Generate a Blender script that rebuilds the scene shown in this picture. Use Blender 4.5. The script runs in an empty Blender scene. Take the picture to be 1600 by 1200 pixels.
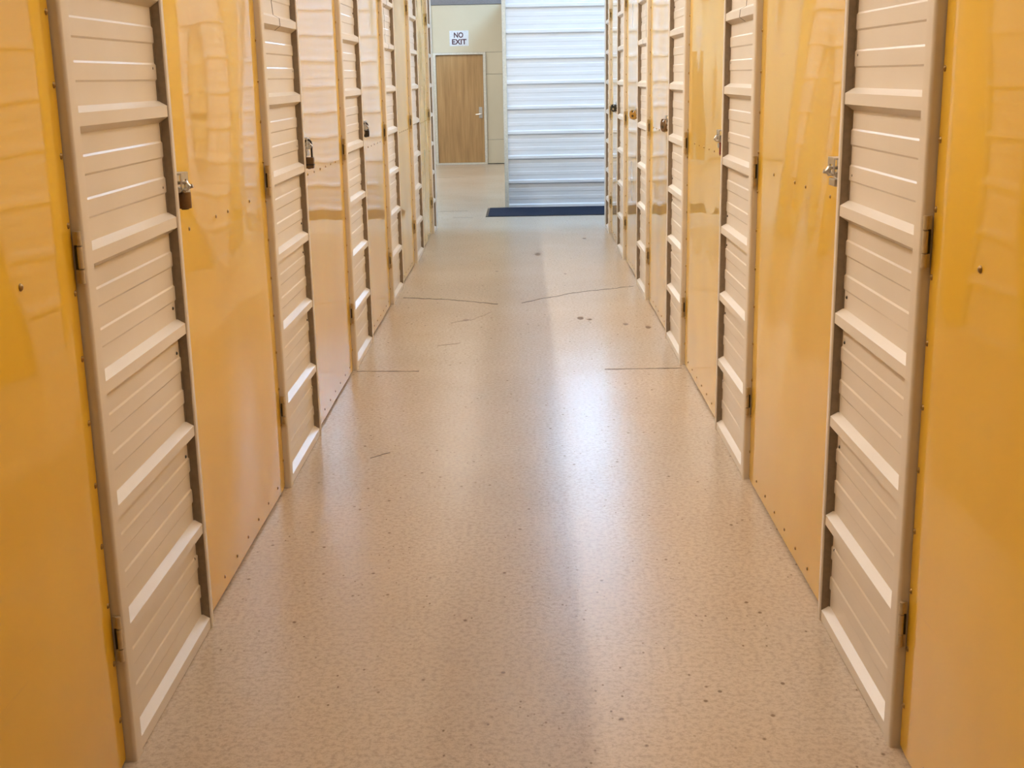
import bpy, bmesh, math, random
from mathutils import Matrix, Vector

# ------------------------------------------------------------------ camera, world, exposure
SC = bpy.context.scene
COL = SC.collection
F_PX, PITCH, YAW, ROLL, CAM_H = 1923.6, 0.2447, -0.0133, -0.0188, 1.6208
cp, sp, cy, sy = math.cos(PITCH), math.sin(PITCH), math.cos(YAW), math.sin(YAW)
fwd = Vector((sy * cp, cy * cp, -sp))
right = Vector((cy, -sy, 0))
up = right.cross(fwd)
r2 = right * math.cos(ROLL) + up * math.sin(ROLL)
u2 = up * math.cos(ROLL) - right * math.sin(ROLL)
cam_data = bpy.data.cameras.new('camera')
cam = bpy.data.objects.new('camera', cam_data)
COL.objects.link(cam)
cam_data.sensor_width = 36
cam_data.lens = F_PX / 1600 * 36
cam_data.clip_start = 0.05
m = Matrix.Identity(4)
for i in range(3):
    m[i][0], m[i][1], m[i][2] = r2[i], u2[i], -fwd[i]
m[2][3] = CAM_H
cam.matrix_world = m
SC.camera = cam
SC.cycles.max_bounces = 8

world = bpy.data.worlds.new('world')
SC.world = world
world.use_nodes = True
world.node_tree.nodes['Background'].inputs[0].default_value = (1.0, 0.9, 0.78, 1)
world.node_tree.nodes['Background'].inputs[1].default_value = 0.02

SC.view_settings.view_transform = 'Standard'
SC.view_settings.look = 'None'
SC.view_settings.gamma = 1
SC.view_settings.use_curve_mapping = False
SC.view_settings.exposure = 0.07

WARM = (1.0, 0.73, 0.46)
MILD = (1.0, 0.95, 0.88)
NEUTRAL = (0.92, 0.96, 1.0)
COOL = (0.36, 0.65, 1.0)
LAMP_POWER = 150.0
PANEL_POWER = 13.0

# ------------------------------------------------------------------ dimensions (metres)
XL, XR = -0.9765, 0.8746        # faces of the steel jambs on either side of the corridor
WALL_H = 2.50                   # partition height along the corridor
END_H = 3.10                    # partition height across the far aisle
CEIL_H = 4.70
BAY = 2.083
DOOR_D = -0.022                 # the yellow doors sit this far behind the jamb faces
END_Y = 15.77
BACK_Y = 23.95


# ------------------------------------------------------------------ materials
def new_mat(name, col=(.8, .8, .8), rough=.5, metal=0.0, spec=.5, coat=0.0, coat_rough=.05):
    mt = bpy.data.materials.new(name)
    mt.use_nodes = True
    b = mt.node_tree.nodes['Principled BSDF']
    b.inputs['Base Color'].default_value = (*col, 1)
    b.inputs['Roughness'].default_value = rough
    b.inputs['Metallic'].default_value = metal
    b.inputs['Specular IOR Level'].default_value = spec
    b.inputs['Coat Weight'].default_value = coat
    b.inputs['Coat Roughness'].default_value = coat_rough
    return mt


def nodes(mt):
    nt = mt.node_tree
    return nt, nt.nodes, nt.links, nt.nodes['Principled BSDF']


def coords(nt, scale=(1, 1, 1)):
    tc = nt.nodes.new('ShaderNodeTexCoord')
    mp = nt.nodes.new('ShaderNodeMapping')
    mp.inputs['Scale'].default_value = scale
    nt.links.new(tc.outputs['Object'], mp.inputs['Vector'])
    return mp.outputs['Vector']


def noise(nt, vec, scale, detail=3, rough=.5):
    n = nt.nodes.new('ShaderNodeTexNoise')
    n.inputs['Scale'].default_value = scale
    n.inputs['Detail'].default_value = detail
    n.inputs['Roughness'].default_value = rough
    nt.links.new(vec, n.inputs['Vector'])
    return n.outputs['Fac']


def ramp(nt, fac, stops):
    r = nt.nodes.new('ShaderNodeValToRGB')
    el = r.color_ramp.elements
    while len(el) < len(stops):
        el.new(.5)
    for e, (p, c) in zip(el, stops):
        e.position = p
        e.color = (*c, 1) if len(c) == 3 else c
    nt.links.new(fac, r.inputs['Fac'])
    return r.outputs['Color']


def mix(nt, fac, a, b, mode='MIX'):
    n = nt.nodes.new('ShaderNodeMix')
    n.data_type = 'RGBA'
    n.blend_type = mode
    for sock, v in ((n.inputs[0], fac), (n.inputs[6], a), (n.inputs[7], b)):
        if hasattr(v, 'is_linked'):
            nt.links.new(v, sock)
        elif isinstance(v, (int, float)):
            sock.default_value = v
        else:
            sock.default_value = (*v, 1)
    return n.outputs[2]


def bump(nt, bsdf, height, strength, dist):
    b = nt.nodes.new('ShaderNodeBump')
    b.inputs['Strength'].default_value = strength
    b.inputs['Distance'].default_value = dist
    nt.links.new(height, b.inputs['Height'])
    nt.links.new(b.outputs['Normal'], bsdf.inputs['Normal'])


def make_yellow():
    mt = new_mat('yellow_enamel', (.75, .45, .06), .36, 0, .08, 1.0, .032)
    nt, N, Lk, b = nodes(mt)
    b.inputs['Coat IOR'].default_value = 1.33
    v = coords(nt)
    c = ramp(nt, noise(nt, v, 1.7, 3), [(.35, (.72, .428, .020)), (.65, (.77, .477, .034))])
    # faint horizontal scuffs
    v2 = coords(nt, (1, 1.2, 14))
    sc = ramp(nt, noise(nt, v2, 2.2, 5, .6), [(.66, (0, 0, 0)), (.80, (.35, .35, .35))])
    c = mix(nt, sc, c, (.60, .34, .045))
    Lk.new(c, b.inputs['Base Color'])
    return mt


def make_panel_paint():
    mt = new_mat('almond_panel_paint', (.72, .66, .58), .32, 0, .38)
    nt, N, Lk, b = nodes(mt)
    v = coords(nt)
    c = ramp(nt, noise(nt, v, 2.3, 4), [(.35, (.69, .625, .545)), (.65, (.73, .67, .60))])
    Lk.new(c, b.inputs['Base Color'])
    return mt


def make_floor():
    mt = new_mat('sealed_concrete', (.66, .58, .48), .23, 0, .45)
    nt, N, Lk, b = nodes(mt)
    v = coords(nt)
    c = ramp(nt, noise(nt, v, .9, 4, .6), [(.3, (.56, .455, .35)), (.7, (.62, .52, .415))])
    c2 = ramp(nt, noise(nt, v, 60, 4, .75), [(.36, (.76, .74, .72)), (.56, (1, 1, 1))])
    c = mix(nt, 1.0, c, c2, 'MULTIPLY')
    # small dark chips in the coating, gathered in patches
    vo = N.new('ShaderNodeTexVoronoi')
    vo.inputs['Scale'].default_value = 21
    Lk.new(coords(nt, (1.4, .9, 1)), vo.inputs['Vector'])
    sp_ = ramp(nt, vo.outputs['Distance'], [(.06, (1, 1, 1)), (.13, (0, 0, 0))])
    patch = ramp(nt, noise(nt, v, 2.6, 3), [(.46, (0, 0, 0)), (.56, (1, 1, 1))])
    spk = mix(nt, 1.0, sp_, patch, 'MULTIPLY')
    vo2 = N.new('ShaderNodeTexVoronoi')
    vo2.inputs['Scale'].default_value = 9
    Lk.new(coords(nt, (1.2, 1, 1)), vo2.inputs['Vector'])
    sp2 = ramp(nt, vo2.outputs['Distance'], [(.045, (1, 1, 1)), (.085, (0, 0, 0))])
    spk = mix(nt, 1.0, spk, sp2, 'ADD')
    spk = mix(nt, 1.0, spk, (.8, .8, .8), 'MULTIPLY')
    c = mix(nt, spk, c, (.16, .10, .06))
    # crosswise scuffs
    v3 = coords(nt, (1.2, 9, 1))
    sc = ramp(nt, noise(nt, v3, 7, 5, .75), [(.60, (0, 0, 0)), (.72, (.5, .5, .5))])
    c = mix(nt, sc, c, (.33, .25, .185))
    Lk.new(c, b.inputs['Base Color'])
    h = noise(nt, v, 130, 3, .6)
    bump(nt, b, h, .3, .002)
    return mt


def make_wood():
    mt = new_mat('oak_veneer', (.38, .23, .10), .45)
    nt, N, Lk, b = nodes(mt)
    v = coords(nt, (14, 14, .8))
    c = ramp(nt, noise(nt, v, 1.6, 6, .6), [(.3, (.34, .19, .07)), (.55, (.45, .265, .105)), (.75, (.52, .325, .14))])
    Lk.new(c, b.inputs['Base Color'])
    return mt


def make_plaster(name, a, bcol, grain=True):
    mt = new_mat(name, a, .6 if grain else .4)
    nt, N, Lk, b = nodes(mt)
    v = coords(nt)
    Lk.new(ramp(nt, noise(nt, v, 1.2, 4), [(.3, a), (.7, bcol)]), b.inputs['Base Color'])
    if grain:
        bump(nt, b, noise(nt, v, 90, 3), .1, .002)
    return mt


def make_mat_carpet():
    mt = new_mat('navy_carpet', (.012, .022, .060), .9, 0, .2)
    nt, N, Lk, b = nodes(mt)
    v = coords(nt)
    Lk.new(ramp(nt, noise(nt, v, 160, 2), [(.3, (.008, .013, .030)), (.7, (.016, .025, .055))]), b.inputs['Base Color'])
    bump(nt, b, noise(nt, v, 220, 2), .6, .004)
    return mt


def make_emit(name, col, strength):
    mt = bpy.data.materials.new(name)
    mt.use_nodes = True
    nt = mt.node_tree
    nt.nodes.clear()
    e = nt.nodes.new('ShaderNodeEmission')
    o = nt.nodes.new('ShaderNodeOutputMaterial')
    e.inputs[0].default_value = (*col, 1)
    e.inputs[1].default_value = strength
    nt.links.new(e.outputs[0], o.inputs[0])
    return mt


def make_brushed(name, col, rough, metal=1.0):
    mt = new_mat(name, col, rough, metal)
    nt, N, Lk, b = nodes(mt)
    v = coords(nt)
    lo = tuple(x * .8 for x in col)
    Lk.new(ramp(nt, noise(nt, v, 60, 4), [(.3, lo), (.7, col)]), b.inputs['Base Color'])
    return mt


M = dict(
    yellow=make_yellow(), paint=make_panel_paint(), floor=make_floor(), wood=make_wood(),
    plaster=make_plaster('cream_wallboard', (.60, .53, .38), (.64, .57, .42)),
    ceiling=make_plaster('ceiling_board', (.62, .58, .52), (.66, .62, .56)),
    hall=make_plaster('dark_hall_wall', (.07, .06, .055), (.10, .085, .08)),
    frame=make_brushed('cream_frame_paint', (.74, .70, .60), .4, 0),
    white=make_plaster('white_panel_paint', (.76, .79, .83), (.78, .80, .84), False),
    dark_strip=make_brushed('dark_grey_brown_strip', (.27, .205, .14), .5, .1),
    steel=make_brushed('zinc_steel', (.62, .58, .52), .32),
    hinge=make_brushed('painted_hinge_steel', (.60, .50, .35), .38, .2),
    dark=make_brushed('blackened_steel', (.05, .042, .035), .4, .6),
    brass=make_brushed('aged_brass', (.42, .27, .10), .35, .9),
    bronze=make_brushed('brown_bronze', (.20, .12, .06), .4, .7),
    gold=make_brushed('gold_steel', (.62, .42, .15), .28, .95),
    black=make_brushed('black_plastic', (.012, .012, .013), .35, 0),
    red=make_brushed('dark_red_enamel', (.22, .03, .02), .35, 0),
    rivet=make_brushed('yellow_zinc_rivet', (.34, .22, .08), .35, .6),
    track=make_brushed('grey_track', (.23, .22, .235), .5, 0),
    crack=make_brushed('crack_dirt', (.10, .065, .045), .8, 0),
    stain=make_brushed('rust_stain', (.22, .15, .10), .6, 0),
    seam=make_brushed('seam_shadow_gap', (.05, .045, .04), .7, 0),
    sign=make_brushed('white_sign_plate', (.80, .83, .88), .35, 0),
    letter=make_brushed('maroon_lettering', (.09, .025, .04), .5, 0),
    carpet=make_mat_carpet(),
    housing=make_brushed('white_lamp_housing', (.8, .8, .78), .4, 0),
    warm=make_emit('warm_tube', WARM, LAMP_POWER * .8),
    mild=make_emit('neutral_tube', MILD, LAMP_POWER * 1.15),
    cool=make_emit('cool_tube', COOL, LAMP_POWER * 1.6),
    neutral=make_emit('white_tube', NEUTRAL, LAMP_POWER * 1.5),
    white_fill_panel=make_emit('white_fill_diffuser', NEUTRAL, PANEL_POWER * 1.5),
    dim=make_emit('half_lit_tube', MILD, LAMP_POWER * .3),
    fill_panel=make_emit('fill_diffuser', MILD, PANEL_POWER * .25),  # fill light added over the corridor
    warm_fill_panel=make_emit('warm_fill_diffuser', WARM, PANEL_POWER * .9),
    mild_panel=make_emit('neutral_diffuser', MILD, PANEL_POWER * 1.4),
    cool_fill_panel=make_emit('cool_fill_diffuser', COOL, PANEL_POWER * 1.75),
    soft_cool_panel=make_emit('soft_cool_diffuser', COOL, PANEL_POWER * 1.1),
    bright_panel=make_emit('bright_cool_diffuser', COOL, PANEL_POWER * 7),
)


# ------------------------------------------------------------------ mesh helpers
class MB:
    def __init__(s):
        s.v, s.f = [], []

    def add(s, v, f):
        o = len(s.v)
        s.v += [tuple(p) for p in v]
        s.f += [tuple(i + o for i in q) for q in f]
        return s

    def box(s, x0, x1, y0, y1, z0, z1):
        v = [(x, y, z) for x in (x0, x1) for y in (y0, y1) for z in (z0, z1)]
        return s.add(v, [(0, 1, 3, 2), (4, 6, 7, 5), (0, 4, 5, 1), (2, 3, 7, 6), (0, 2, 6, 4), (1, 5, 7, 3)])

    def tube(s, a, b, r, n=10, r2_=None):
        a, b = Vector(a), Vector(b)
        d = (b - a).normalized()
        t = d.orthogonal().normalized()
        w = d.cross(t)
        rr = r if r2_ is None else r2_
        v = []
        for k in range(n):
            q = 2 * math.pi * k / n
            e = t * math.cos(q) + w * math.sin(q)
            v += [a + e * r, b + e * rr]
        f = [(2 * k, 2 * k + 1, (2 * k + 3) % (2 * n), (2 * k + 2) % (2 * n)) for k in range(n)]
        f.append(tuple(2 * k for k in range(n)))
        f.append(tuple(2 * k + 1 for k in reversed(range(n))))
        return s.add(v, f)

    def path(s, pts, r, n=8):
        pts = [Vector(p) for p in pts]
        rings = []
        ref = None
        for i, p in enumerate(pts):
            d = (pts[min(i + 1, len(pts) - 1)] - pts[max(i - 1, 0)]).normalized()
            t = d.orthogonal() if ref is None else ref - d * ref.dot(d)
            t.normalize()
            ref = t
            w = d.cross(t)
            rings.append([p + (t * math.cos(2 * math.pi * k / n) + w * math.sin(2 * math.pi * k / n)) * r for k in range(n)])
        v = [q for ring in rings for q in ring]
        f = []
        for i in range(len(rings) - 1):
            for k in range(n):
                a, b = i * n + k, i * n + (k + 1) % n
                f.append((a, b, b + n, a + n))
        f.append(tuple(range(n)))
        f.append(tuple((len(rings) - 1) * n + k for k in reversed(range(n))))
        return s.add(v, f)

    def dome(s, c, axis, r, h, n=8):
        c, ax = Vector(c), Vector(axis).normalized()
        t = ax.orthogonal().normalized()
        w = ax.cross(t)
        v = []
        for rr, hh in ((1, -.15), (.95, .25), (.6, .8)):
            for k in range(n):
                q = 2 * math.pi * k / n
                v.append(c + (t * math.cos(q) + w * math.sin(q)) * r * rr + ax * h * hh)
        v.append(c + ax * h)
        f = []
        for i in range(2):
            for k in range(n):
                a, b = i * n + k, i * n + (k + 1) % n
                f.append((a, b, b + n, a + n))
        f += [(2 * n + k, 2 * n + (k + 1) % n, 3 * n) for k in range(n)]
        f.append(tuple(reversed(range(n))))
        return s.add(v, f)

    def extrude_profile(s, prof, y0, y1, fn):
        """closed polygon prof of (d, z) pairs run from y0 to y1; fn maps (d, y, z) to a point"""
        n = len(prof)
        v = [fn(d, y0, z) for d, z in prof] + [fn(d, y1, z) for d, z in prof]
        f = [(i, (i + 1) % n, (i + 1) % n + n, i + n) for i in range(n)]
        f.append(tuple(reversed(range(n))))
        f.append(tuple(range(n, 2 * n)))
        return s.add(v, f)

    def mesh(s, name, mat, smooth=None, bevel=0.0):
        me = bpy.data.meshes.new(name)
        me.from_pydata(s.v, [], s.f)
        bm = bmesh.new()
        bm.from_mesh(me)
        if bevel:
            bmesh.ops.recalc_face_normals(bm, faces=bm.faces)
            es = [e for e in bm.edges if len(e.link_faces) == 2 and e.calc_face_angle(0) > .6]
            bmesh.ops.bevel(bm, geom=es, offset=bevel, segments=2, affect='EDGES', profile=.6, clamp_overlap=True)
        bmesh.ops.recalc_face_normals(bm, faces=bm.faces)
        bm.to_mesh(me)
        bm.free()
        me.materials.append(M[mat] if isinstance(mat, str) else mat)
        if smooth is not None:
            me.shade_smooth()
            me.set_sharp_from_angle(angle=smooth)
        return me

    def build(s, name, mat, parent=None, smooth=None, bevel=0.0):
        me = s.mesh(name, mat, smooth, bevel)
        return link(name, me, parent)


def link(name, data, parent=None, loc=None):
    o = bpy.data.objects.new(name, data)
    COL.objects.link(o)
    if loc is not None:
        o.location = loc
    if parent is not None:
        o.parent = parent
    return o


def tag(o, label=None, cat=None, group=None, kind=None):
    for k, v in (('label', label), ('category', cat), ('group', group), ('kind', kind)):
        if v:
            o[k] = v
    return o


# ------------------------------------------------------------------ setting: floor, hall shell
fl = MB().box(-6, 6, -4, 30, -.15, 0).build('floor', 'floor')
tag(fl, 'pale sealed concrete floor with scuffs and hairline cracks', 'floor', kind='structure')


def ribbon(name, pts, w, mat='crack', jitter=.0, seed=0, z=.0008):
    rnd = random.Random(seed)
    P = []
    for (a, b) in zip(pts[:-1], pts[1:]):
        n = max(2, int(math.hypot(b[0] - a[0], b[1] - a[1]) / .03))
        for k in range(n):
            t = k / n
            P.append((a[0] + (b[0] - a[0]) * t, a[1] + (b[1] - a[1]) * t + rnd.uniform(-jitter, jitter)))
    P.append(pts[-1])
    v, f = [], []
    for i, (x, y) in enumerate(P):
        ww = w * rnd.uniform(.35, 1.0)
        v += [(x, y - ww, z), (x, y + ww, z), (x, y - ww, -.004), (x, y + ww, -.004)]
    for i in range(len(P) - 1):
        a = 4 * i
        f += [(a, a + 1, a + 5, a + 4), (a + 2, a + 6, a + 7, a + 3), (a, a + 4, a + 6, a + 2), (a + 1, a + 3, a + 7, a + 5)]
    n4 = 4 * (len(P) - 1)
    f += [(0, 2, 3, 1), (n4, n4 + 1, n4 + 3, n4 + 2)]
    return MB().add(v, f).build(name, mat, fl)


ribbon('floor_joint', [(XL, 6.847), (-.62, 6.824)], .008, 'crack', .002, 1)
ribbon('floor_joint', [(.437, 6.80), (XR, 6.802)], .008, 'crack', .002, 2)
ribbon('crack', [(-.94, 9.262), (-.592, 9.146), (-.211, 8.923)], .013, 'crack', .012, 3)
ribbon('crack', [(-.037, 8.96), (.131, 9.133), (.381, 9.363), (.845, 9.614)], .012, 'crack', .014, 4)
ribbon('crack', [(-.52, 8.22), (-.36, 8.36), (-.25, 8.62)], .008, 'stain', .02, 5)
ribbon('crack', [(-.56, 7.50), (-.42, 7.58)], .008, 'stain', .01, 6)
ribbon('crack', [(-.70, 5.18), (-.62, 5.26)], .007, 'crack', .01, 61)
ribbon('floor_joint', [(-1.75, 20.9), (-1.28, 20.86), (-1.0, 20.95)], .03, 'stain', .02, 7)
ribbon('floor_joint', [(-1.45, 15.42), (-.72, 15.47)], .018, 'stain', .01, 8)
ribbon('crack', [(-.86, 14.75), (-.62, 14.7)], .012, 'stain', .02, 9)


def stain(x, y, rx, ry, mat='stain'):
    n = 14
    rnd = random.Random(int(x * 1000 + y * 77))
    top = [(x + rx * math.cos(2 * math.pi * k / n) * rnd.uniform(.8, 1.1), y + ry * math.sin(2 * math.pi * k / n) * rnd.uniform(.8, 1.1), .0007) for k in range(n)]
    bot = [(a, b, -.003) for a, b, c in top]
    f = [tuple(range(n)), tuple(reversed(range(n, 2 * n)))] + [(k, k + n, (k + 1) % n + n, (k + 1) % n) for k in range(n)]
    MB().add(top + bot, f).build('stain', mat, fl)


for a in ((.11, 11.50, .028, .09), (.368, 8.33, .026, .05), (.66, 8.10, .018, .035), (.43, 8.28, .02, .03), (.80, 7.98, .02, .04),
          (-.42, 8.33, .02, .04), (-.25, 10.5, .014, .03), (.33, 10.3, .012, .03), (.60, 12.6, .02, .04)):
    stain(*a)

tag(MB().box(-6, 6, -4, 30, CEIL_H, CEIL_H + .1).build('ceiling', 'ceiling'), 'pale board ceiling high above the storage units', 'ceiling', kind='structure')
tag(MB().box(-6.1, -6, -4, 30, 0, CEIL_H).build('wall_left_hall', 'ceiling'), kind='structure')
tag(MB().box(6, 6.1, -4, 30, 0, CEIL_H).build('wall_right_hall', 'ceiling'), kind='structure')
tag(MB().box(-6, 6, -4.1, -4, 0, CEIL_H).build('wall_front_hall', 'hall'), kind='structure')
tag(MB().box(-6, 6, 30, 30.1, 0, CEIL_H).build('wall_back_hall', 'hall'), 'dark hall wall showing above the cream partition', 'wall', kind='structure')

# ------------------------------------------------------------------ ribbed sheet profile
RIB_Z0, RIB_P = .0211, .305
PAN, RIB_H = -.028, .024


def rib_profile(top, back):
    """closed (d, z) outline: horizontal major ribs every 305 mm, two low minor ribs between them"""
    pts = []
    k = 0
    while RIB_Z0 + k * RIB_P - .05 < top:
        zc = RIB_Z0 + k * RIB_P
        pts += [(PAN, zc - .032), (PAN + RIB_H, zc - .015), (PAN + RIB_H, zc + .0145), (PAN, zc + .0285)]
        for q in (.104, .201):
            pts += [(PAN, zc + q - .024), (PAN + .0026, zc + q - .019), (PAN + .0026, zc + q + .019), (PAN, zc + q + .024)]
        k += 1
    out = []
    for d, z in pts:
        if z < .003:
            continue
        if z > top:
            break
        out.append((d, z))
    first = (PAN + RIB_H, .003)
    prof = [first] + out + [(out[-1][0], top)]
    return prof + [(back, top), (back, .003)]


# ------------------------------------------------------------------ corridor walls
def side_fn(s):
    X = XL if s < 0 else XR
    return lambda d, y, z: (X - s * d, y, z)


def plan_extrude(mb, outline, z0, z1, fn):
    """closed (d, y) outline raised from z0 to z1"""
    n = len(outline)
    v = [fn(d, y, z0) for d, y in outline] + [fn(d, y, z1) for d, y in outline]
    f = [(i, (i + 1) % n, (i + 1) % n + n, i + n) for i in range(n)]
    f += [tuple(reversed(range(n))), tuple(range(n, 2 * n))]
    return mb.add(v, f)


def sbox(mb, fn, d0, d1, y0, y1, z0, z1):
    a, b = fn(d0, y0, z0), fn(d1, y1, z1)
    return mb.box(min(a[0], b[0]), max(a[0], b[0]), y0, y1, z0, z1)


ORD = ['first', 'second', 'third', 'fourth', 'fifth', 'sixth']
door_no = [0]


def wall_panel(wall, s, idx, y0, y1, last=False):
    """jamb with a rounded corner, ribbed sheet, thin far post"""
    fn = side_fn(s)
    near = 'left' if s < 0 else 'right'
    pn = MB().extrude_profile(rib_profile(WALL_H, -.055), y0 + .045, y1 - .0005, fn).build('ribbed_panel', 'paint', wall)
    # near jamb, corner rounded towards the door
    r = .009
    outline = [(-.06, y0)]
    for k in range(6):
        a = (math.pi / 2) * k / 5
        outline.append((-r + r * math.sin(a), y0 + r - r * math.cos(a)))
    outline += [(0, y0 + .050), (-.004, y0 + .055), (-.05, y0 + .055), (-.06, y0 + .05)]
    jb = plan_extrude(MB(), outline, 0, WALL_H, fn).build('jamb', 'paint', pn, smooth=.5)
    # far post
    w = .20 if last else .030
    outline = [(-.06, y1 + .004), (-.003, y1 + .004), (0, y1 + .007), (0, y1 + w - .003), (-.003, y1 + w), (-.06, y1 + w)]
    plan_extrude(MB(), outline, 0, WALL_H, fn).build('jamb', 'paint', pn, smooth=.5)
    # dark grey-brown strip on the far post's near side, at the sheet's end
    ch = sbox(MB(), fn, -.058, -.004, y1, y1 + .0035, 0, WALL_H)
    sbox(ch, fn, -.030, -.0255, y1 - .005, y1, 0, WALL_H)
    ch.build('edge_strip', 'dark_strip', pn)
    # sheet screws near the far post
    mb = MB()
    inward = (-s, 0, 0)
    for z in (.24, .56, .87, 1.0, 1.34, 1.66, 2.0, 2.3):
        mb.dome(fn(PAN, y1 - .03, z), inward, .0055, .004, 6)
    tag(mb.build('screws', 'dark', pn, smooth=.6), kind='stuff')
    if idx in (2, 4):
        # open lap seam in the upper sheet
        prof = [(d, z) for d, z in rib_profile(WALL_H, -.055)[:-2] if z > 1.80]
        ys = y0 + .055 + (y1 - y0 - .055) * .42
        v, f = [], []
        rnd = random.Random(idx)
        for d, z in prof:
            yy = ys + rnd.uniform(-.006, .006) + (.03 if z < 1.90 else 0)
            v += [fn(d + .0008, yy, z), fn(d + .0008, yy + .007, z), fn(d - .003, yy, z), fn(d - .003, yy + .007, z)]
        for i in range(len(prof) - 1):
            a = 4 * i
            f += [(a, a + 1, a + 5, a + 4), (a + 2, a + 6, a + 7, a + 3), (a, a + 4, a + 6, a + 2), (a + 1, a + 3, a + 7, a + 5)]
        MB().add(v, f).build('lap_seam', 'seam', pn)
    return pn


def hinge(door, s, y, z, h=.115):
    fn = side_fn(s)
    hb = MB()
    # three knuckles in the corner between door and jamb
    for a, b in ((0, .030), (.0335, .0815), (.085, h)):
        hb.tube(fn(-.0085, y - .006, z + a), fn(-.0085, y - .006, z + b), .0062, 12)
    hg = hb.build('hinge', 'hinge', door, smooth=.7)
    for a, b in ((0, .030), (.085, h)):
        sbox(MB(), fn, -.0215, -.011, y - .0065, y - .0025, z + a, z + b).build('leaf', 'hinge', hg)
    sbox(MB(), fn, -.0150, -.011, y - .0060, y - .0025, z + .0335, z + .0815).build('leaf', 'hinge', hg)
    sbox(MB(), fn, -.0215, -.0152, y - .0030, y - .0010, z + .0302, z + .0848).build('slot', 'black', hg)


def yellow_door(s, i, y0, y1, rivets_z, n_row, label, ):
    """swing door: wavy yellow sheet on a frame, rivets, two hinges on the far edge"""
    door_no[0] += 1
    fn = side_fn(s)
    base = fn(DOOR_D, (y0 + y1) / 2, 0)
    e = link('door_%d' % door_no[0], None)
    tag(e, label, 'door', 'yellow storage doors along the corridor', 'structure')
    rnd = random.Random(100 * (s + 2) + i)
    waves = []
    for k in range(7):
        waves.append((rnd.uniform(2.2, 11), rnd.uniform(-13, 13), rnd.uniform(0, 6.28), rnd.uniform(.5, 1)))
    NY, NZ = 22, 60
    zb, zt = .012, WALL_H - .05
    ybend = y1 - .055

    def disp(y, z):
        u = (y - y0) / (y1 - y0)
        w = max(0, math.sin(math.pi * min(1, max(0, u)))) ** .5
        a = 0
        for kz, ky, ph, am in waves:
            a += am * math.sin(kz * z + ky * y + ph) / kz
        return DOOR_D + .0030 * a * (.35 + .65 * w) - (max(0, y - ybend) / .055) * .0035

    ys = [y0 + (ybend - y0) * k / (NY - 2) for k in range(NY - 1)] + [ybend + .03, y1]
    NYp = len(ys)
    zs = [zb + (zt - zb) * k / NZ for k in range(NZ + 1)]
    v = [fn(disp(y, z), y, z) for z in zs for y in ys]
    nf = len(v)
    f = [(j * NYp + k, j * NYp + k + 1, (j + 1) * NYp + k + 1, (j + 1) * NYp + k) for j in range(NZ) for k in range(NYp - 1)]
    # back and rim
    v += [fn(DOOR_D - .03, y0, zb), fn(DOOR_D - .03, y1, zb), fn(DOOR_D - .03, y1, zt), fn(DOOR_D - .03, y0, zt)]
    b = nf
    f.append((b, b + 3, b + 2, b + 1))
    f.append(tuple([k for k in range(NYp)] + [b + 1, b]))
    f.append(tuple([NZ * NYp + k for k in range(NYp)] + [b + 2, b + 3]))
    f.append(tuple([j * NYp for j in range(NZ + 1)] + [b + 3, b]))
    f.append(tuple([j * NYp + NYp - 1 for j in range(NZ + 1)] + [b + 2, b + 1]))
    MB().add(v, f).build('door_sheet', 'yellow', e, smooth=.5)
    # rivets: far edge, bottom edge, one row across
    mb = MB()
    inward = (-s, 0, 0)
    z = .124
    while z < 2.4:
        mb.dome(fn(disp(y1 - .014, z), y1 - .014, z), inward, .0075, .005)
        z += .1497
    y = y0 + .06
    while y < y1 - .06:
        mb.dome(fn(disp(y, .055), y, .055), inward, .0062, .004)
        y += .178
    if n_row == 1:
        mb.dome(fn(disp(y1 - .31, 1.235), y1 - .31, 1.235), inward, .0085, .006)
    elif n_row == 4:
        for dy in (.15, .48, .64, .98):
            mb.dome(fn(disp(y0 + dy, rivets_z), y0 + dy, rivets_z), inward, .0065, .004)
    else:
        for k in range(n_row):
            yy = y0 + .15 + .172 * k
            mb.dome(fn(disp(yy, rivets_z), yy, rivets_z), inward, .0062, .004)
    tag(mb.build('rivets', 'rivet', e, smooth=.9), kind='stuff')
    for z in (.275, 1.192, 2.15):
        hinge(e, s, y1 + .0035, z)
    return e


# door and panel positions (near edge of each panel's jamb, far end of its ribbed sheet)
LEFT_PANELS = [(2.707 + BAY * k, 3.462 + BAY * k) for k in range(5)]
LEFT_PANELS = [(0.624, 1.379)] + LEFT_PANELS + [(13.20, 13.545)]
RIGHT_PANELS = [(2.732 + BAY * k, 3.462 + BAY * k) for k in range(5)]
RIGHT_PANELS = [(0.649, 1.379)] + RIGHT_PANELS + [(12.98, 13.46)]

wall_left = tag(link('wall_left', None), 'beige ribbed metal partition along the left of the corridor', 'wall', kind='structure')
wall_right = tag(link('wall_right', None), 'beige ribbed metal partition along the right of the corridor', 'wall', kind='structure')
for w, s, P in ((wall_left, -1, LEFT_PANELS), (wall_right, 1, RIGHT_PANELS)):
    for k, (a, b) in enumerate(P):
        wall_panel(w, s, k, a, b, last=(k == 6))

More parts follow.
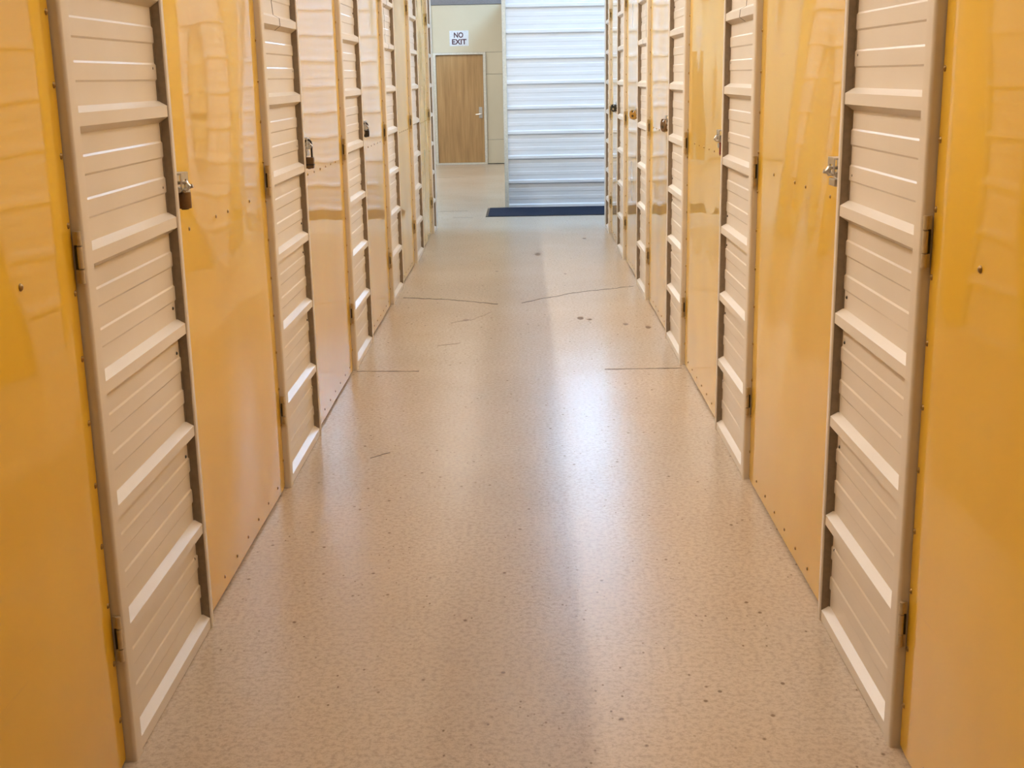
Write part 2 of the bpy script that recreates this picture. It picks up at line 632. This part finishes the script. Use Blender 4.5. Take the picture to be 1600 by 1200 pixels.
LAB_L = ['nearest yellow metal door on the left, cut off by the photo edge, single rivet',
         'yellow metal door on the left with silver hasp and hanging brown barrel lock',
         'glossy yellow metal door on the left with the larger brown padlock',
         'glossy yellow metal door on the left with the smaller dark padlock',
         'narrow-looking yellow door without a lock, fifth along the left wall',
         'farthest yellow metal door on the left wall, nearest to the wooden door']
LAB_R = ['nearest yellow metal door on the right, cut off by the photo edge, single rivet',
         'yellow metal door on the right with an empty silver hasp',
         'glossy yellow metal door on the right with silver hasp and red lock',
         'yellow metal door on the right with the brown disc padlock',
         'yellow metal door on the right with the gold disc padlock',
         'farthest yellow metal door on the right with the small black padlock']
doors = {}
for s, P, LAB, rz in ((-1, LEFT_PANELS, LAB_L, 1.20), (1, RIGHT_PANELS, LAB_R, 1.262)):
    for i in range(6):
        y0 = P[i][1] + .036
        y1 = P[i + 1][0] - .004
        n = 1 if i == 0 else 4 if i == 1 else 6
        doors[(s, i)] = yellow_door(s, i, y0, y1, rz, n, LAB[i])

# the units' roofs and outer sides behind the corridor walls
for s, nm in ((-1, 'left'), (1, 'right')):
    X = XL if s < 0 else XR
    yend = 13.62 if s < 0 else 13.53
    a, b = X + s * .062, X + s * 2.6
    x0, x1 = min(a, b), max(a, b)
    tag(MB().box(x0 - (.06 if s > 0 else 0), x1 + (.06 if s < 0 else 0), .60, yend, WALL_H - .012, WALL_H).build('roof_%s_units' % nm, 'paint'), kind='structure')
    tag(MB().box(b - .02, b + .02, .60, yend, 0, WALL_H - .012).build('wall_outer_%s' % nm, 'paint'), kind='structure')
    tag(MB().box(x0, x1, yend - .02, yend, 0, WALL_H - .012).build('wall_far_side_%s' % nm, 'paint'), kind='structure')
    tag(MB().box(x0, x1, .60, .62, 0, WALL_H - .012).build('wall_near_side_%s' % nm, 'paint'), kind='structure')


# the corridor goes on behind the viewer
for s, nm in ((-1, 'left'), (1, 'right')):
    X = XL if s < 0 else XR
    tag(MB().box(min(X + s * .03, X + s * 2.6), max(X + s * .03, X + s * 2.6), -3.98, .598, 0, WALL_H).build('wall_rear_%s' % nm, 'yellow'), kind='structure')


# ------------------------------------------------------------------ far ribbed wall across the aisle
we = tag(link('wall_end', None), 'white ribbed metal wall facing the end of the corridor', 'wall', kind='structure')
fe = lambda d, y, z: (y, END_Y - d - .037, z)
MB().extrude_profile(rib_profile(END_H, -.06), -.205, 5.9, fe).build('ribbed_panel', 'white', we)
mb = MB()
for k in range(9):
    zc = RIB_Z0 + RIB_P * k
    for dz in (.14, .25):
        if (k * 2 + int(dz * 100)) % 3:
            mb.dome((-.180, END_Y - .001, zc + dz), (0, -1, 0), .007, .005, 6)
tag(mb.build('screws', 'dark', we, smooth=.6), kind='stuff')
tag(MB().box(-.252, -.203, END_Y - .045, END_Y + .06, 0, END_H).build('trim_1', 'frame', bevel=.005), 'white corner post at the edge of the ribbed end wall', 'trim', kind='structure')
tag(MB().box(-.25, 5.9, END_Y + .065, BACK_Y - .02, 0, END_H - .02).build('wall_end_block', 'paint'), kind='structure')

# ------------------------------------------------------------------ cream back wall with the wooden door
DX0, DX1 = -1.640, -.750            # door leaf
FX0, FX1 = -1.690, -.700            # frame outside
TOPZ = 2.935
wb = tag(link('wall_back', None), 'cream board wall behind the wooden door', 'wall', kind='structure')


def board(x0, x1, z0, z1):
    MB().box(x0 + .0025, x1 - .0025, BACK_Y, BACK_Y + .03, z0 + .0025, z1 - .0025).build('wall_board', 'plaster', wb, bevel=.002)


for z0, z1 in ((0.01, .458), (.458, 1.673)):
    board(FX1, .2, z0, z1)
board(FX1, .2, 1.673, 2.075)
board(FX0, .2, 2.075, TOPZ)
board(-4.2, FX0, 0.01, 1.673)
board(-4.2, FX0, 1.673, TOPZ)
MB().box(-6, .2, BACK_Y + .032, BACK_Y + .08, 0, TOPZ).build('backing', 'seam', wb)
MB().box(-6, -4.2, BACK_Y, BACK_Y + .03, 0, TOPZ).build('wall_board', 'plaster', wb)
tag(MB().box(-6, .2, BACK_Y - .02, BACK_Y + .10, TOPZ + .001, TOPZ + .11).build('trim_2', 'track', bevel=.006), 'grey metal track capping the cream wall', 'trim', kind='structure')

wd = tag(link('door_%d' % (door_no[0] + 1), None), 'brown oak veneer door under the white sign', 'door', kind='structure')
MB().box(DX0 + .004, DX1 - .004, BACK_Y - .005, BACK_Y + .028, .035, 2.032).build('door_leaf', 'wood', wd, bevel=.002)
for nm, q in (('frame_side', (FX0, DX0, 0, 2.075)), ('frame_side', (DX1, FX1, 0, 2.075)), ('frame_head', (DX0 - .001, DX1 + .001, 2.036, 2.075))):
    MB().box(q[0], q[1], BACK_Y - .045, BACK_Y + .03, q[2], q[3]).build(nm, 'frame', wd, bevel=.004)
MB().box(DX0, DX1, BACK_Y - .05, BACK_Y + .03, 0, .032).build('threshold', 'frame', wd, bevel=.004)
hx, hz = -.815, .94
lk = MB().box(hx - .032, hx + .032, BACK_Y - .016, BACK_Y - .005, hz - .075, hz + .13).build('lock_plate', 'steel', wd, bevel=.004)
MB().tube((hx, BACK_Y - .012, hz), (hx, BACK_Y - .06, hz), .012).tube((hx, BACK_Y - .055, hz), (hx - .005, BACK_Y - .055, hz - .004), .02, 14).build('spindle', 'steel', lk, smooth=.6)
MB().tube((hx, BACK_Y - .058, hz), (hx + .008, BACK_Y - .058, hz), .01).path([(hx + .012, BACK_Y - .058, hz), (hx - .05, BACK_Y - .060, hz - .002), (hx - .095, BACK_Y - .055, hz - .006)], .010).build('lever', 'steel', lk, smooth=.6)
MB().tube((hx, BACK_Y - .014, hz + .085), (hx, BACK_Y - .030, hz + .085), .024, 16).build('lock_cylinder', 'steel', lk, smooth=.6)

# sign
sg = tag(link('sign', None), 'small white plate reading NO EXIT above the wooden door', 'sign')
SX0, SX1, SZ0, SZ1 = -1.369, -1.011, 2.195, 2.473
MB().box(SX0, SX1, BACK_Y - .006, BACK_Y - .0005, SZ0, SZ1).build('plate', 'sign', sg, bevel=.002)


def lettering(txt, cx, zbase, height, width):
    cu = bpy.data.curves.new('lettering', 'FONT')
    cu.body = txt
    cu.size = 1.0
    cu.align_x = 'LEFT'
    cu.extrude = .004
    cu.offset = .032
    tmp = bpy.data.objects.new('lettering', cu)
    COL.objects.link(tmp)
    bpy.context.view_layer.update()
    dg = bpy.context.evaluated_depsgraph_get()
    me = bpy.data.meshes.new_from_object(tmp.evaluated_get(dg))
    bpy.data.objects.remove(tmp)
    xs = [v.co.x for v in me.vertices]
    ys = [v.co.y for v in me.vertices]
    for v in me.vertices:
        x = cx + ((v.co.x - min(xs)) / (max(xs) - min(xs)) - .5) * width
        z = zbase + (v.co.y - min(ys)) / (max(ys) - min(ys)) * height
        v.co = (x, BACK_Y - .0075 - v.co.z * .3, z)
    me.materials.clear()
    me.materials.append(M['letter'])
    me.flip_normals()
    return link('lettering', me, sg)


lettering('NO', -1.197, 2.343, .098, .176)
lettering('EXIT', -1.187, 2.222, .098, .272)

# mat
mt_ = tag(link('floor_mat', None), 'flat navy blue floor mat in front of the white ribbed wall', 'mat')
MB().box(-.445, 2.4, 14.76, 15.715, .0015, .009).build('carpet', 'carpet', mt_, bevel=.003)
eb = MB()
eb.box(-.472, -.445, 14.735, 15.717, .001, .006).box(-.445, 2.4, 14.735, 14.76, .001, .006)
eb.build('edging', 'black', mt_)


# ------------------------------------------------------------------ hasps and locks
def hasp(door, s, y, z, kind):
    """zinc hasp on the near edge of a door: plate, staple and slide bolt"""
    fn = side_fn(s)
    D = DOOR_D
    hp = sbox(MB(), fn, D, D + .004, y, y + .075, z - .045, z + .035).build('hasp', 'steel', door, bevel=.001)
    mb = MB()
    sbox(mb, fn, D + .004, D + .030, y, y + .072, z + .030, z + .035)         # bent top flange
    sbox(mb, fn, D + .026, D + .030, y, y + .022, z - .012, z + .030)         # front web
    sbox(mb, fn, D + .026, D + .030, y + .050, y + .072, z - .012, z + .030)
    sbox(mb, fn, D + .026, D + .030, y + .022, y + .050, z + .016, z + .030)
    mb.build('cover', 'steel', hp)
    p, q = fn(D + .020, y - .004, z - .012), fn(D + .020, y + .088, z - .012)
    b = MB().tube(p, q, .008, 10)
    p2, q2 = fn(D + .020, y + .078, z - .012), fn(D + .040, y + .078, z - .006)
    b.tube(p2, q2, .006, 8)
    b.build('bolt', 'steel', hp, smooth=.6)
    mb = MB()
    if kind == 'big':
        sbox(mb, fn, D + .004, D + .032, y + .034, y + .080, z - .040, z - .016)
    else:
        sbox(mb, fn, D + .004, D + .026, y, y + .070, z - .045, z - .024)
    mb.build('keeper', 'steel', hp, bevel=.003)
    lp = [fn(D + .004, y + .020, z + .006), fn(D + .040, y + .020, z + .008), fn(D + .046, y + .020, z - .002), fn(D + .040, y + .020, z - .012), fn(D + .004, y + .020, z - .010)]
    MB().path(lp, .0045).build('staple', 'steel', hp, smooth=.7)
    return hp


def padlock(s, y, ztop, label, body, shackle, w=.052, h=.052, t=.024, drop=.075, d0=.022, cat='padlock', band=True, turn=0.0):
    """padlock hung on a staple: the body stands out from the door, shackle looped above it"""
    fn = side_fn(s)
    o = fn(DOOR_D + d0, y, ztop)
    e = link('padlock', None, None, o)
    tag(e, label, cat)
    ins = -s   # towards the corridor
    zb1 = -drop + 0.0
    zb0 = zb1 - h
    mb = MB().box(min(0, ins * w), max(0, ins * w), -t / 2, t / 2, zb0, zb1)
    bd = mb.build('body', body, e, bevel=.004)
    if band:
        MB().box(min(-ins * .001, ins * (w + .001)), max(-ins * .001, ins * (w + .001)), -t / 2 - .001, t / 2 + .001, zb0 + h * .28, zb0 + h * .40).build('band', 'dark', bd)
    MB().tube((ins * w * .5, 0, zb0 - .001), (ins * w * .5, 0, zb0 - .003), .007, 12).build('keyway', 'dark', bd)
    c, r = ins * w * .5, w * .32
    pts = [(c - r, 0, zb1 - .004), (c - r, 0, -r)]
    for k in range(1, 8):
        q = math.pi * (1 - k / 8)
        pts.append((c + r * math.cos(q), 0, -r + r * math.sin(q)))
    pts += [(c + r, 0, -r), (c + r, 0, zb1 - .004)]
    MB().path(pts, .0048).build('shackle', shackle, e, smooth=.7)
    e.rotation_euler = (0, 0, turn)
    return e


def disc_padlock(s, y, z, label, body, dark, r=.037, t=.030, d0=.014, turn=0.0):
    """round disc padlock lying against a door, notch and shackle at the top"""
    fn = side_fn(s)
    e = link('disc_padlock', None, None, fn(DOOR_D + d0, y, z))
    tag(e, label, 'padlock')
    ins = -s
    n = 40
    out = []
    for k in range(n):
        q = math.radians(118) + math.radians(360 - 56) * k / (n - 1)
        out.append((r * math.cos(q), r * math.sin(q)))
    out.append((.30 * r, .42 * r))
    out.append((-.30 * r, .42 * r))
    N_ = len(out)
    v, f = [], []
    for (xx, sc_) in ((0, .93), (.004, 1), (t - .004, 1), (t, .93)):
        v += [(ins * xx, a * sc_, b * sc_) for a, b in out]
    for L_ in range(3):
        for k in range(N_):
            a, b = L_ * N_ + k, L_ * N_ + (k + 1) % N_
            f.append((a, b, b + N_, a + N_))
    f.append(tuple(range(N_)))
    f.append(tuple(3 * N_ + k for k in reversed(range(N_))))
    bd = MB().add(v, f).build('body', body, e, smooth=.5)
    MB().tube((ins * t, 0, -.3 * r), (ins * (t + .003), 0, -.3 * r), .010, 16).build('keyway', dark, bd, smooth=.6)
    MB().tube((ins * t * .5, -.44 * r, .62 * r), (ins * t * .5, .44 * r, .62 * r), .005, 10).build('shackle', dark, e, smooth=.6)
    e.rotation_euler = (0, 0, turn)
    return e


HY = lambda s, i: (LEFT_PANELS if s < 0 else RIGHT_PANELS)[i][1] + .040
hasp(doors[(-1, 1)], -1, HY(-1, 1), 1.338, 'big')
hasp(doors[(1, 1)], 1, HY(1, 1), 1.348, 'plain')
for s, i in ((-1, 2), (-1, 3), (1, 2), (1, 3), (1, 4), (1, 5)):
    hasp(doors[(s, i)], s, HY(s, i), 1.338, 'plain')

# barrel lock under the first left hasp
bl = tag(link('barrel_lock', None, None, (XL + .0, HY(-1, 1) + .03, 1.322)), 'brown barrel lock hanging below the silver hasp, nearest lock on the left', 'lock')
bb = MB().tube((.004, 0, -.004), (.004, 0, -.050), .019, 20).build('body', 'bronze', bl, smooth=.6, bevel=.002)
MB().box(-.018, .006, .012, .034, -.044, -.002).build('side_lug', 'bronze', bl, bevel=.003)
MB().tube((.004, 0, -.0495), (.004, 0, -.053), .011, 14).build('keyway', 'dark', bb, smooth=.6)
MB().path([(.004, -.008, -.006), (.004, -.008, .02), (.004, 0, .03), (.004, .008, .02), (.004, .008, -.006)], .0042).build('shackle', 'steel', bl, smooth=.7)

padlock(-1, HY(-1, 2) + .024, 1.362, 'larger brown padlock on a tall dark shackle, second lock along the left wall', 'bronze', 'dark', .046, .050, .030, .076, .006)
padlock(-1, HY(-1, 3) + .024, 1.362, 'smaller dark padlock with a short shackle, third lock along the left wall', 'dark', 'dark', .044, .040, .026, .044, .006, band=True)
padlock(1, HY(1, 2) + .012, 1.345, 'dark red lock hanging under a silver hasp on the right wall', 'red', 'steel', .016, .060, .026, .020, .010, band=False)
disc_padlock(1, HY(1, 3) + .045, 1.316, 'brown disc padlock on the right wall, nearest of the round locks', 'bronze', 'dark', .041, .028, .020, .30)
disc_padlock(1, HY(1, 4) + .045, 1.318, 'gold disc padlock on the right wall, middle of the round locks', 'gold', 'dark', .038, .030, .030, .75)
disc_padlock(1, HY(1, 5) + .045, 1.318, 'small black round padlock on the right wall, closest to the end wall', 'black', 'steel', .037, .034, .030, .75)


# ------------------------------------------------------------------ strip lights over the unit rows
def strip_light(x, y, z, tube_mat):
    e = tag(link('strip_light', None, None, (x, y, z)), 'long narrow strip light hung over the storage units', 'lamp', 'strip lights over the storage units')
    MB().box(-.05, .05, -1.2, 1.2, .012, .07).build('housing', 'housing', e, bevel=.006)
    MB().box(-.012, .012, -1.15, 1.15, -.012, .011).build('tube', tube_mat, e)
    for yy in (-.9, .9):
        MB().tube((0, yy, .068), (0, yy, CEIL_H - z), .006, 8).build('hanger', 'steel', e)


LAMP_Z = 4.3
for y, t, t2 in ((2.2, 'warm', 'dim'), (5.2, 'mild', 'dim'), (8.2, 'mild', 'dim'), (11, 'neutral', 'dim')):
    strip_light(-1.795, y, LAMP_Z, t)
    strip_light(1.70, y, LAMP_Z, t2)


def unseen_panel_light(x, y, mat):
    e = tag(link('unseen_panel_light', None, None, (x, y, CEIL_H)), 'unseen square diffuser panel light assumed in the hall ceiling', 'lamp', 'panel lights in the ceiling')
    f = MB()
    for q in ((-.62, -.56, -.62, .62), (.56, .62, -.62, .62), (-.56, .56, -.62, -.56), (-.56, .56, .56, .62)):
        f.box(q[0], q[1], q[2], q[3], -.06, -.001)
    f.build('frame', 'housing', e)
    MB().box(-.558, .558, -.558, .558, -.045, -.005).build('diffuser', mat, e)


for y, t in ((2.6, 'warm_fill_panel'), (5.6, 'warm_fill_panel'), (8.4, 'mild_panel'), (11.2, 'white_fill_panel')):  # unseen panels at both sides, added to brighten the corridor walls
    unseen_panel_light(-2.95, y, t)
    unseen_panel_light(2.85, y, t)
    unseen_panel_light(-.05, y, 'fill_panel')  # unseen centre panels, added as fill for the floor
unseen_panel_light(-3.0, 14.6, 'cool_fill_panel')  # cool panels off to the sides: unseen, added to light the end wall
unseen_panel_light(1.05, 14.0, 'soft_cool_panel')
unseen_panel_light(3.0, 14.3, 'cool_fill_panel')  # likewise added for the end wall
unseen_panel_light(-3.4, 17.5, 'cool_fill_panel')
unseen_panel_light(1.35, 20.0, 'bright_panel')
unseen_panel_light(-1.32, 20.0, 'mild_panel')
unseen_panel_light(-2.8, 21.3, 'mild_panel')  # second unseen panel here, added to brighten the back wall
